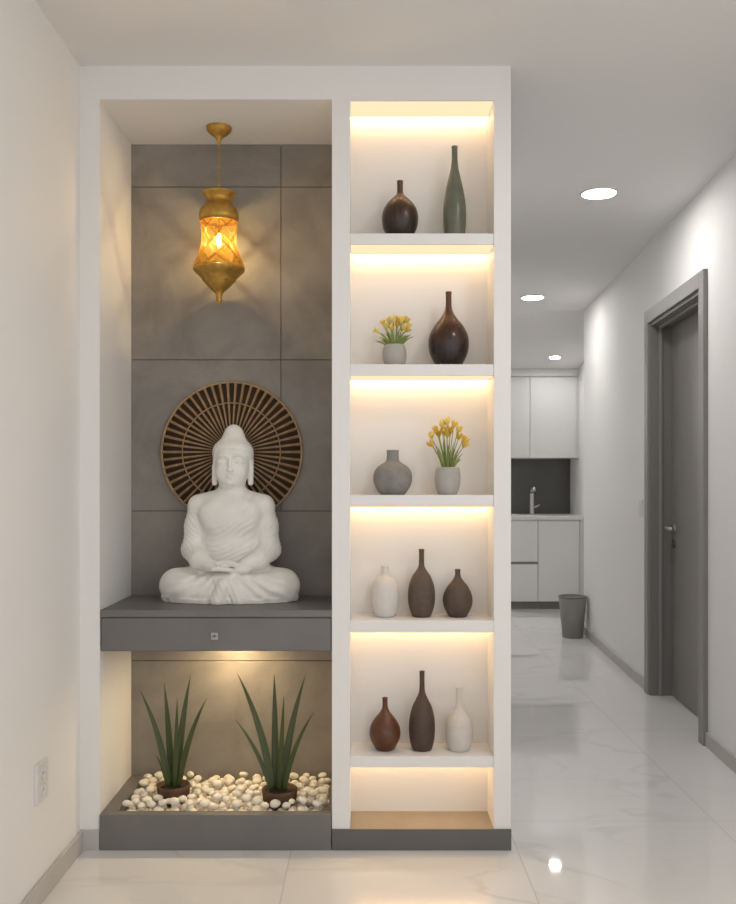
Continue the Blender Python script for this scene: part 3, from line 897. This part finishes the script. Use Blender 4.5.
def potted(pxc, y, wpx, rows, label, zt, gz=0.0829):
    d = y + CAM_D
    xc = (pxc - VX) * d / F_PX
    r = wpx / 2 * d / F_PX
    t = thing('potted_plant', label, 'potted plant', (xc, y, gz), 'potted plants in the pebble tray')
    off = (xc, y, gz)
    hgt = zt - gz
    prof = [(0, 0), (r * 0.80, 0), (r * 0.92, hgt * 0.3), (r * 0.99, hgt * 0.8), (r, hgt * 0.97), (r * 0.97, hgt), (r * 0.90, hgt * 0.97), (r * 0.86, hgt * 0.7), (0, hgt * 0.68)]
    MB().lathe(prof, (0, 0, 0), 40).build('pot', MT['terracotta'], t)
    MB().lathe([(0, hgt * 0.66), (r * 0.87, hgt * 0.66), (r * 0.87, hgt * 0.80), (r * 0.4, hgt * 0.88), (0, hgt * 0.9)], (0, 0, 0), 32).build('soil', MT['soil'], t)
    for (bx, tx, ty, dy, bend, w, face) in rows:
        bX = (bx - VX) * d / F_PX
        tX, tZ = at(tx, ty, y + dy)
        b0 = (bX, y + dy * 0.15, gz + hgt * 0.75)
        sword_leaf('leaf', b0, (tX, y + dy, tZ), (bend, 0, 0.015), w, t, MT['leaf'], off, face)
    return t
S3 = lambda x, y: (110 + x / 3.271, 660 + y / 3.271)
def row(bx, tx, ty, dy, bend, w, face=0.0):
    X, Y_ = S3(tx, ty)
    return (S3(bx, 0)[0], X, Y_, dy, bend, w, face)
potted(173.6, 0.205, 33, [
    row(193, 97, 97, -0.03, 0.030, 0.026, 0.3), row(203, 177, 75, 0.03, 0.006, 0.030, -0.1), row(213, 220, 125, -0.02, 0.000, 0.022, 0.5),
    row(216, 264, 50, 0.02, -0.012, 0.030, 0.1), row(226, 316, 125, -0.03, -0.026, 0.027, -0.3), row(190, 150, 312, -0.03, 0.010, 0.015, 0.4)],
    'left sword-leaf plant in a brown clay pot among the pebbles', 0.150)
potted(279.8, 0.175, 35.5, [
    row(533, 417, 45, 0.0, 0.034, 0.031, 0.25), row(541, 537, 45, 0.04, 0.002, 0.031, -0.1), row(553, 569, 118, -0.03, 0.000, 0.024, 0.5),
    row(560, 640, 48, 0.03, -0.020, 0.031, 0.1), row(570, 668, 168, -0.03, -0.030, 0.022, -0.3), row(527, 410, 195, -0.02, 0.030, 0.018, 0.3)],
    'right sword-leaf plant in a brown clay pot, nearer the upright', 0.146)

# pebbles: individuals, a few carved shapes copied
random.seed(11)
rng = random.Random(4)
protos = []
for k in range(7):
    bm = bmesh.new()
    bmesh.ops.create_icosphere(bm, subdivisions=3, radius=1.0)
    ph = [rng.uniform(0, 6.28) for _ in range(6)]
    sx, sy, sz = rng.uniform(0.95, 1.15), rng.uniform(0.85, 1.0), rng.uniform(0.68, 0.82)
    for v in bm.verts:
        c = v.co.copy()
        f = 1 + 0.07 * math.sin(2.1 * c.x + ph[0]) + 0.06 * math.sin(2.6 * c.y + ph[1]) + 0.05 * math.sin(3.1 * c.z + 1.5 * c.x + ph[2])
        v.co = Vector((c.x * sx, c.y * sy, c.z * sz)) * f
    big = max(math.hypot(v.co.x, v.co.y) for v in bm.verts)
    for v in bm.verts: v.co /= big
    me = bpy.data.meshes.new('pebble'); bm.to_mesh(me); bm.free()
    me.polygons.foreach_set('use_smooth', [True] * len(me.polygons))
    me.materials.append(MT['pebble'])
    protos.append(me)
pots = [((173.6 - VX) * 3.205 / F_PX, 0.205, 33 / 2 * 3.205 / F_PX), ((279.8 - VX) * 3.175 / F_PX, 0.175, 35.5 / 2 * 3.175 / F_PX)]
spots = []
first = None
def pebble(x, y, z, r):
    global first
    if first is None:
        first = bpy.data.objects.new('pebble', protos[0]); o = first
        tag(o, 'smooth cream white pebble lying in the grey stone tray', 'pebble', 'pebbles in the stone tray')
    else:
        o = first.copy(); o.data = rng.choice(protos)
    COL.objects.link(o)
    o.rotation_euler = (rng.uniform(-0.12, 0.12), rng.uniform(-0.12, 0.12), rng.uniform(0, 6.28))
    o.scale = (r, r, r * rng.uniform(0.97, 1.06))
    if z is None:                                   # lies on the gravel
        low = min((o.rotation_euler.to_matrix() @ Vector((v.co.x * o.scale.x, v.co.y * o.scale.y, v.co.z * o.scale.z))).z for v in o.data.vertices)
        z = 0.0823 - low
    o.location = (x, y, z)
    return z
def free(x, y, r, lst, f=1.0):
    for px, py, pr in pots:
        if math.hypot(x - px, y - py) < pr + r * 0.98: return False
    for a, b, c in lst:
        if math.hypot(x - a, y - b) < (r + c) * f: return False
    return True
layer1 = []
for rad_, tries in ((0.0225, 2500), (0.019, 5000), (0.016, 9000), (0.0125, 9000), (0.0105, 6000)):
    for _ in range(tries):
        r = rad_ * rng.uniform(0.92, 1.08)
        x = rng.uniform(PX0 + r * 1.1, PX1 - r * 1.1); y = rng.uniform(PY0 + r * 1.1, YT - 0.006 - r * 1.1)
        if free(x, y, r, layer1): layer1.append((x, y, r))
l1z = [pebble(x, y, None, r) for x, y, r in layer1]
layer2 = []
for _ in range(6000):
    r = rng.uniform(0.014, 0.020)
    x = rng.uniform(PX0 + r * 1.1, PX1 - r * 1.1); y = rng.uniform(PY0 + 0.03, YT - 0.006 - r * 1.1)
    if free(x, y, r, layer2, 1.0): layer2.append((x, y, r))
    if len(layer2) >= 110: break
for x, y, r in layer2:
    zz = 0.0823 + r * 0.8
    for (a, b, c), za in zip(layer1, l1z):
        dd = math.hypot(x - a, y - b)
        if dd < (r + c):
            zz = max(zz, za + math.sqrt(max((r + c) ** 2 - dd * dd, 0)) * 0.82)
    pebble(x, y, zz, r)
print('pebbles', len(layer1), len(layer2))

# ------------------------------------------------------------------ vases and flower pots on the shelves
def vase(name, shelf, pxc, y, rows, mat, label, cat='vase', basepx=None):
    """rows: (height above shelf in px at this depth, width in px) from foot to lip"""
    d = y + CAM_D
    s = d / F_PX
    zb = SHELF_Z[shelf]
    pts = [(w / 2 * s, h_ * s) for h_, w in rows]
    body = spline(pts, 6)
    lipr, liph = pts[-1]
    inner = [(lipr * 0.72, liph - 0.001), (lipr * 0.66, liph * 0.985 - 0.004), (lipr * 0.60, liph * 0.93), (0, liph * 0.92)]
    prof = [(0, 0.0015), (pts[0][0] * 0.8, 0.0015), (pts[0][0] * 0.86, 0)] + body + [(lipr * 0.88, liph + 0.0012)] + inner
    o = MB().lathe(prof, (0, 0, 0), 56).build(name, mat)
    o.location = ((pxc - VX) * s, y, zb + 0.0006)
    return tag(o, label, cat)

EB = (0.030, 0.016, 0.010)
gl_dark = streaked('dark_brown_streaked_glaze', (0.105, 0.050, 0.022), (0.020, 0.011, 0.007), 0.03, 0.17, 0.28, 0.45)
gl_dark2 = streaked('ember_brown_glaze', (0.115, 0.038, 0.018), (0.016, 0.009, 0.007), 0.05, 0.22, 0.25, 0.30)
gl_green = plain('sage_green_glaze', (0.130, 0.140, 0.098), 0.25, var=0.12, vscale=25)
gl_grey = plain('matte_grey_clay', (0.24, 0.232, 0.215), 0.75, var=0.12, vscale=40, bump=0.15, bscale=150)
gl_white = plain('matte_white_clay', (0.66, 0.63, 0.60), 0.7, var=0.04, vscale=40, bump=0.1, bscale=120)
gl_taupe = plain('matte_taupe_clay', (0.095, 0.068, 0.050), 0.6, var=0.15, vscale=50, bump=0.1, bscale=200)
gl_taupe2 = plain('matte_cocoa_clay', (0.085, 0.057, 0.042), 0.6, var=0.15, vscale=50, bump=0.1, bscale=200)
gl_rust = plain('rust_brown_glaze', (0.10, 0.034, 0.012), 0.35, var=0.22, vscale=45)
gl_brown = plain('dark_brown_clay', (0.070, 0.042, 0.030), 0.5, var=0.15, vscale=45)
gl_pale = plain('pale_greige_glaze', (0.60, 0.56, 0.52), 0.4, var=0.05, vscale=30)

Y0 = 0.085
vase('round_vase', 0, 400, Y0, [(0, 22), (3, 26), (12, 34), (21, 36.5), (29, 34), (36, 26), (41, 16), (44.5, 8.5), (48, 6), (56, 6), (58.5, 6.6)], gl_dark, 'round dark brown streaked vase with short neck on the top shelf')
vase('tall_vase', 0, 454.6, Y0, [(0, 18.5), (2, 20), (12, 22.4), (24, 23.2), (36, 22), (50, 17.5), (62, 12), (71, 8), (80, 6.2), (90, 6), (93, 6.6)], gl_green, 'tall slender sage green bottle vase on the top shelf')
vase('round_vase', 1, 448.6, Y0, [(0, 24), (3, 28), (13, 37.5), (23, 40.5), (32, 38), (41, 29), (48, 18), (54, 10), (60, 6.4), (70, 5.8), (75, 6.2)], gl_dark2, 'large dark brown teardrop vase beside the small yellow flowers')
vase('round_vase', 2, 392.7, Y0, [(0, 23), (2.5, 28), (9, 36), (16, 39), (23, 36.5), (28, 29), (31, 20), (33.5, 13.5), (37, 12), (42, 12), (44, 12.6)], gl_grey, 'squat grey clay vase with wide neck on the middle shelf')
vase('bottle_vase', 3, 385, 0.10, [(0, 17), (2, 20), (10, 26), (19, 28.4), (27, 27.4), (34, 23), (38.5, 16), (41, 9.5), (44, 7), (48, 7), (50.5, 8)], gl_white, 'white clay bottle left of two brown vases on the fourth shelf')
vase('tall_vase', 3, 421.5, 0.10, [(0, 17.5), (2, 20), (11, 25.6), (21, 27.2), (31, 25), (40, 18.5), (46, 10.5), (50.5, 6), (56, 5.2), (64, 5.2), (67, 5.8)], gl_taupe, 'tallest matte brown vase, between the white bottle and a smaller brown vase')
vase('round_vase', 3, 457.7, 0.10, [(0, 17), (2, 20), (9, 27), (16, 29.6), (23, 27.4), (30, 20.5), (35, 12.5), (39, 7), (42, 5.3), (45, 5.2), (47, 5.8)], gl_taupe2, 'small matte brown teardrop vase at the right of the fourth shelf')
vase('round_vase', 4, 385, Y0, [(0, 16.5), (2, 20), (9, 28), (16.5, 31), (24, 28.5), (31, 20.5), (36, 12), (40, 7), (44, 5.2), (49, 5), (51.5, 5.6)], gl_rust, 'small rust brown teardrop vase on the lowest shelf')
vase('tall_vase', 4, 422, Y0, [(0, 18), (2, 20.5), (10, 24.6), (20, 26), (31, 25), (42, 20), (50, 12.5), (56, 7), (61, 5.4), (72, 5), (78, 5.4)], gl_brown, 'tall dark brown bottle vase in the middle of the lowest shelf')
vase('bottle_vase', 4, 459, Y0, [(0, 20), (2, 22.5), (10, 26.4), (19, 27.2), (26.4, 26), (27, 25.2), (32, 21), (37, 14.5), (42, 8), (46, 6.2), (56, 6), (62, 6.2)], gl_pale, 'pale greige bottle vase with long neck on the lowest shelf')

def flower_pot(shelf, pxc, y, rows, fl, label, seed, droop):
    rg = random.Random(seed)
    d = y + CAM_D; s = d / F_PX
    X, Z = (pxc - VX) * s, SHELF_Z[shelf] + 0.0006
    t = thing('flower_pot', label, 'flower pot', (X, y, Z))
    pts = [(w / 2 * s, h_ * s) for h_, w in rows]
    body = spline(pts, 6)
    lr_, lh = pts[-1]
    prof = [(0, 0.0015), (pts[0][0] * 0.85, 0.0)] + body + [(lr_ * 0.93, lh + 0.001), (lr_ * 0.87, lh - 0.003), (lr_ * 0.85, lh * 0.8), (0, lh * 0.8)]
    MB().lathe(prof, (0, 0, 0), 48).build('pot', gl_grey_pot, t)
    MB().lathe([(0, lh * 0.78), (lr_ * 0.86, lh * 0.78), (lr_ * 0.86, lh * 0.86), (0, lh * 0.9)], (0, 0, 0), 28).build('soil', MT['soil'], t)
    zb = lh * 0.85
    for (fx, fz, size) in fl:                       # flower heads, px offsets from pot centre / shelf
        fy = rg.uniform(-0.022, 0.022)
        top = Vector((fx * s, fy, fz * s))
        b = Vector((fx * s * 0.22, fy * 0.5, zb))
        mid = (b + top) / 2 + Vector((-fx * s * 0.10, 0, 0.006))
        st = [b * (1 - u) ** 2 + mid * 2 * u * (1 - u) + top * u * u for u in [i / 8 for i in range(9)]]
        f = MB()
        dirv = (top - mid).normalized()
        dirv = (dirv + Vector((rg.uniform(-.3, .3), rg.uniform(-.5, -.1) * droop, 0))).normalized()
        rot = dirv.to_track_quat('Z', 'Y').to_matrix()
        sz = size * s
        for k in range(6):                          # six cupped petals
            a = 2 * PI * k / 6 + rg.uniform(-0.15, 0.15)
            spread = rg.uniform(0.34, 0.5)
            vs, fs = [], []
            for i in range(6):
                u = i / 5
                ww = sz * 0.24 * math.sin(PI * (0.16 + 0.80 * u)) 
                rr = sz * (0.06 + spread * math.sin(u * PI * 0.55))
                hh = sz * 0.95 * u
                for q in (-1, 0, 1):
                    p = Vector((rr - abs(q) * ww * 0.25, q * ww, hh))
                    p = Matrix.Rotation(a, 3, 'Z') @ p
                    vs.append(top + rot @ p)
            for i in range(5):
                for j in range(2):
                    fs.append((i * 3 + j, i * 3 + j + 1, i * 3 + j + 4, i * 3 + j + 3))
            f.add(vs, fs, True)
        fo = f.build('flower', MT['petal'] if rg.random() < 0.6 else MT['petal2'], t, solid=0.0007)
        MB().tube(st, 0.0014, 6).build('stem', MT['leaf2'], fo)
    return t, s, zb, rg
gl_grey_pot = plain('pale_grey_pot', (0.42, 0.40, 0.37), 0.75, var=0.06, vscale=40, bump=0.15, bscale=150)

t, s, zb, rg = flower_pot(1, 394.5, Y0, [(0, 17), (2, 20), (7, 23.2), (13, 24), (18, 22.4), (22, 19.5)],
    [(-16, 34, 6), (-11, 42, 6), (-8, 38, 6.5), (-5, 43, 7), (-1, 45, 7), (2, 41, 7.5), (4, 46, 7), (7, 43, 8), (10, 45, 7), (-2, 36, 7), (7, 37, 7), (13, 40, 6), (11, 36, 6)],
    'pale round pot of short yellow flowers beside the large teardrop vase', 3, 0.6)
off0 = t.location
for k in range(30):
    a = rg.uniform(-1, 1)
    tx = a * 20 * s; tz = zb + (1 - 0.55 * a * a) * rg.uniform(11, 23) * s
    dy = rg.uniform(-0.03, 0.03)
    sword_leaf('leaf', (a * 5 * s, dy * 0.3, zb), (tx, dy, tz), (-a * 0.006, 0, 0.012), rg.uniform(0.006, 0.010), t, MT['leaf2'], (0, 0, 0), rg.uniform(-0.6, 0.6), 8, 0.0006)
t, s, zb, rg = flower_pot(2, 447.5, Y0, [(0, 18), (2, 20), (8, 24.5), (14, 26), (21, 25.6), (27, 23.5)],
    [(-16, 56, 7), (-11, 62, 7), (-8, 58, 8), (-6, 66, 8), (-1, 69, 8), (3, 61, 8.5), (6, 67, 8), (0, 57, 9), (10, 62, 8), (14, 52, 8), (-15, 48, 7.5), (16, 47, 8), (-4, 60, 8), (11, 55, 7.5)],
    'pale round pot of tall yellow daffodil-like flowers beside the squat grey vase', 8, 1.0)
for k in range(34):
    a = rg.uniform(-1, 1)
    tx = a * 15 * s; tz = zb + (1 - 0.45 * a * a) * rg.uniform(14, 34) * s
    dy = rg.uniform(-0.028, 0.028)
    sword_leaf('leaf', (a * 5 * s, dy * 0.3, zb), (tx, dy, tz), (-a * 0.008, 0, 0.010), rg.uniform(0.005, 0.009), t, MT['leaf2'], (0, 0, 0), rg.uniform(-0.6, 0.6), 8, 0.0006)

# ------------------------------------------------------------------ downlights
def downlight(pxc, pyc, ceil, wpx, label, tilt=0.0):
    d = (ceil - CAM_Z) * F_PX / (HZ - pyc)
    x = (pxc - VX) * d / F_PX
    r = wpx / 2 * d / F_PX
    t = thing('recessed_downlight', label, 'downlight', (x, d - CAM_D, ceil - 0.0005), 'round downlights in the ceiling')
    t.rotation_euler = (tilt, 0, 0)
    MB().lathe([(r, 0), (r * 1.14, 0), (r * 1.12, -0.006), (r, -0.008), (r, 0)], (0, 0, 0), 40).build('trim_ring', MT['trim'], t)
    MB().lathe([(0, -0.005), (r * 0.995, -0.005), (r * 0.995, -0.001), (0, -0.001)], (0, 0, 0), 40).build('diffuser', MT['down'], t)
downlight(599, 192.5, CEIL, 33, 'largest round downlight, nearest one in the hallway ceiling')
downlight(532.5, 297, CEIL, 21, 'middle round downlight in the hallway ceiling near the display unit')
_sl = (CEIL - KC) / (YSL - Y_END)
_d = (CEIL - CAM_Z + _sl * (Y_END + CAM_D)) / ((HZ - 357) / F_PX + _sl)
downlight(555, 357, CAM_Z + (HZ - 357) * _d / F_PX, 10.5, 'farthest small downlight in the kitchen ceiling above the cabinets', -math.atan(_sl))

t = thing('recessed_downlight', 'round downlight of the same row in the foyer ceiling before the display unit', 'downlight', (0.97, -1.15, CEIL - 0.0005), 'round downlights in the ceiling')
MB().lathe([(0.081, 0), (0.092, 0), (0.091, -0.006), (0.081, -0.008), (0.081, 0)], (0, 0, 0), 40).build('trim_ring', MT['trim'], t)
MB().lathe([(0, -0.005), (0.0805, -0.005), (0.0805, -0.001), (0, -0.001)], (0, 0, 0), 40).build('diffuser', MT['down'], t)

t = thing('recessed_downlight', 'added unseen fill lamp in the kitchen ceiling hidden by the display unit', 'downlight', (0.55, 5.98, KC - 0.0005), 'round downlights in the ceiling')  # added fill lamp, out of view, brightens kitchen and far hallway
MB().lathe([(0.10, 0), (0.112, 0), (0.111, -0.006), (0.10, -0.008), (0.10, 0)], (0, 0, 0), 40).build('trim_ring', MT['trim'], t)
MB().lathe([(0, -0.005), (0.0995, -0.005), (0.0995, -0.001), (0, -0.001)], (0, 0, 0), 40).build('diffuser', MT['down'], t)

# ------------------------------------------------------------------ kitchen
YC = 5.65                                        # faces of the base units
YU = 5.90                                        # faces of the wall units
def cabinet(name, label, x0, x1, z0, z1, yf, yb, fronts, cat, group):
    t = thing(name, label, cat, ((x0 + x1) / 2, yf, z0), group)
    off = ((x0 + x1) / 2, yf, z0)
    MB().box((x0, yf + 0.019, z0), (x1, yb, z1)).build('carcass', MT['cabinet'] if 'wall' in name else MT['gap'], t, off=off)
    for nm, a, b in fronts:
        f = MB().box((x0 + 0.0025, yf, a), (x1 - 0.0025, yf + 0.018, b)).build(nm, MT['cabinet'], t, bevel=0.002, off=off)
    return t
uz0, uz1 = 1.456, 2.253
xa, xb, xc = 1.594, 2.057, 1.13
cabinet('wall_cabinet', 'white kitchen wall cabinet, right one at the end of the run', xa, xb, uz0, uz1, YU, YK, [('door', uz0 + 0.002, uz1 - 0.002)], 'cabinet', 'kitchen wall cabinets')
cabinet('wall_cabinet', 'white kitchen wall cabinet half hidden by the display unit', xc, xa, uz0, uz1, YU, YK, [('door', uz0 + 0.002, uz1 - 0.002)], 'cabinet', 'kitchen wall cabinets')
struct(MB().box((xc, YU + 0.012, uz1 + 0.008), (2.0744, YU + 0.03, KC)).box((xc, YU + 0.03, uz1), (2.0744, YK, uz1 + 0.07)).box((xb + 0.001, YU + 0.004, uz0), (2.0744, YU + 0.02, uz1)).build('trim_1', MT['cabinet']), 'white filler panel above the kitchen wall cabinets', 'trim')
bz0, bz1 = 0.075, 0.858
ba, bb_, bc = 1.626, 2.027, 1.13
cabinet('base_cabinet', 'white kitchen base cabinet with one door beside the bin', ba, bb_, bz0, bz1, YC, YK, [('door', bz0 + 0.002, bz1 - 0.003)], 'cabinet', 'kitchen base cabinets')
cabinet('drawer_cabinet', 'white kitchen drawer unit under the tap', bc, ba, bz0, bz1, YC, YK, [('drawer', bz0 + 0.002, 0.432), ('drawer', 0.458, bz1 - 0.003)], 'cabinet', 'kitchen base cabinets')
tag(MB().box((bb_ + 0.002, YC, 0), (2.0744, YK, bz1)).build('end_panel', MT['cabinet'], bevel=0.001), 'white end panel at the right of the base cabinets', 'panel')
tag(MB().box((bc, YC + 0.05, 0), (bb_, YC + 0.07, bz0)).build('toe_kick', MT['bin']), 'dark grey kick board under the kitchen base cabinets', 'kick board')
tag(MB().box((bc, YC - 0.02, bz1 + 0.0006), (2.0744, YK - 0.0006, 0.896)).build('worktop', MT['worktop'], bevel=0.003), 'pale worktop over the kitchen base cabinets', 'worktop')
tag(MB().box((bc, YK - 0.012, 0.8966), (2.07, YK - 0.0006, uz0 - 0.0006)).build('backsplash', MT['splash']), 'glossy charcoal backsplash behind the kitchen tap', 'backsplash')
fx = (532 - VX) * 9.0 / F_PX
t = thing('kitchen_tap', 'tall steel kitchen tap in front of the dark backsplash', 'tap', (fx, 6.0, 0.8966))
MB().lathe(spline([(0, 0), (0.030, 0), (0.030, 0.008), (0.024, 0.012), (0.022, 0.02), (0.022, 0.20), (0.020, 0.215), (0, 0.215)], 2), (0, 0, 0), 24).build('tap_body', MT['steel'], t)
MB().tube([(0, 0, 0.19), (0, 0, 0.245), (0, -0.02, 0.268), (0, -0.06, 0.272), (0, -0.12, 0.262), (0, -0.135, 0.235)], 0.014, 12).build('spout', MT['steel'], t)
MB().tube([(0.018, 0, 0.075), (0.045, 0, 0.080), (0.075, -0.01, 0.098)], [0.012, 0.009, 0.007], 10).build('lever', MT['steel'], t)

# waste bin against the right wall
yb_ = 7.12 - CAM_D
bxc = rx(yb_) - 0.118
t = thing('waste_bin', 'grey tapered waste bin on the floor at the end of the right wall', 'bin', (bxc, yb_, 0))
MB().lathe([(0, 0.0), (0.076, 0.0), (0.080, 0.004), (0.108, 0.318), (0.104, 0.318), (0.077, 0.008), (0, 0.008)], (0, 0, 0), 44).build('bucket', MT['bin'], t)
MB().torus((0, 0, 0.320), 0.107, 0.0045).build('rim', MT['bin'], t)
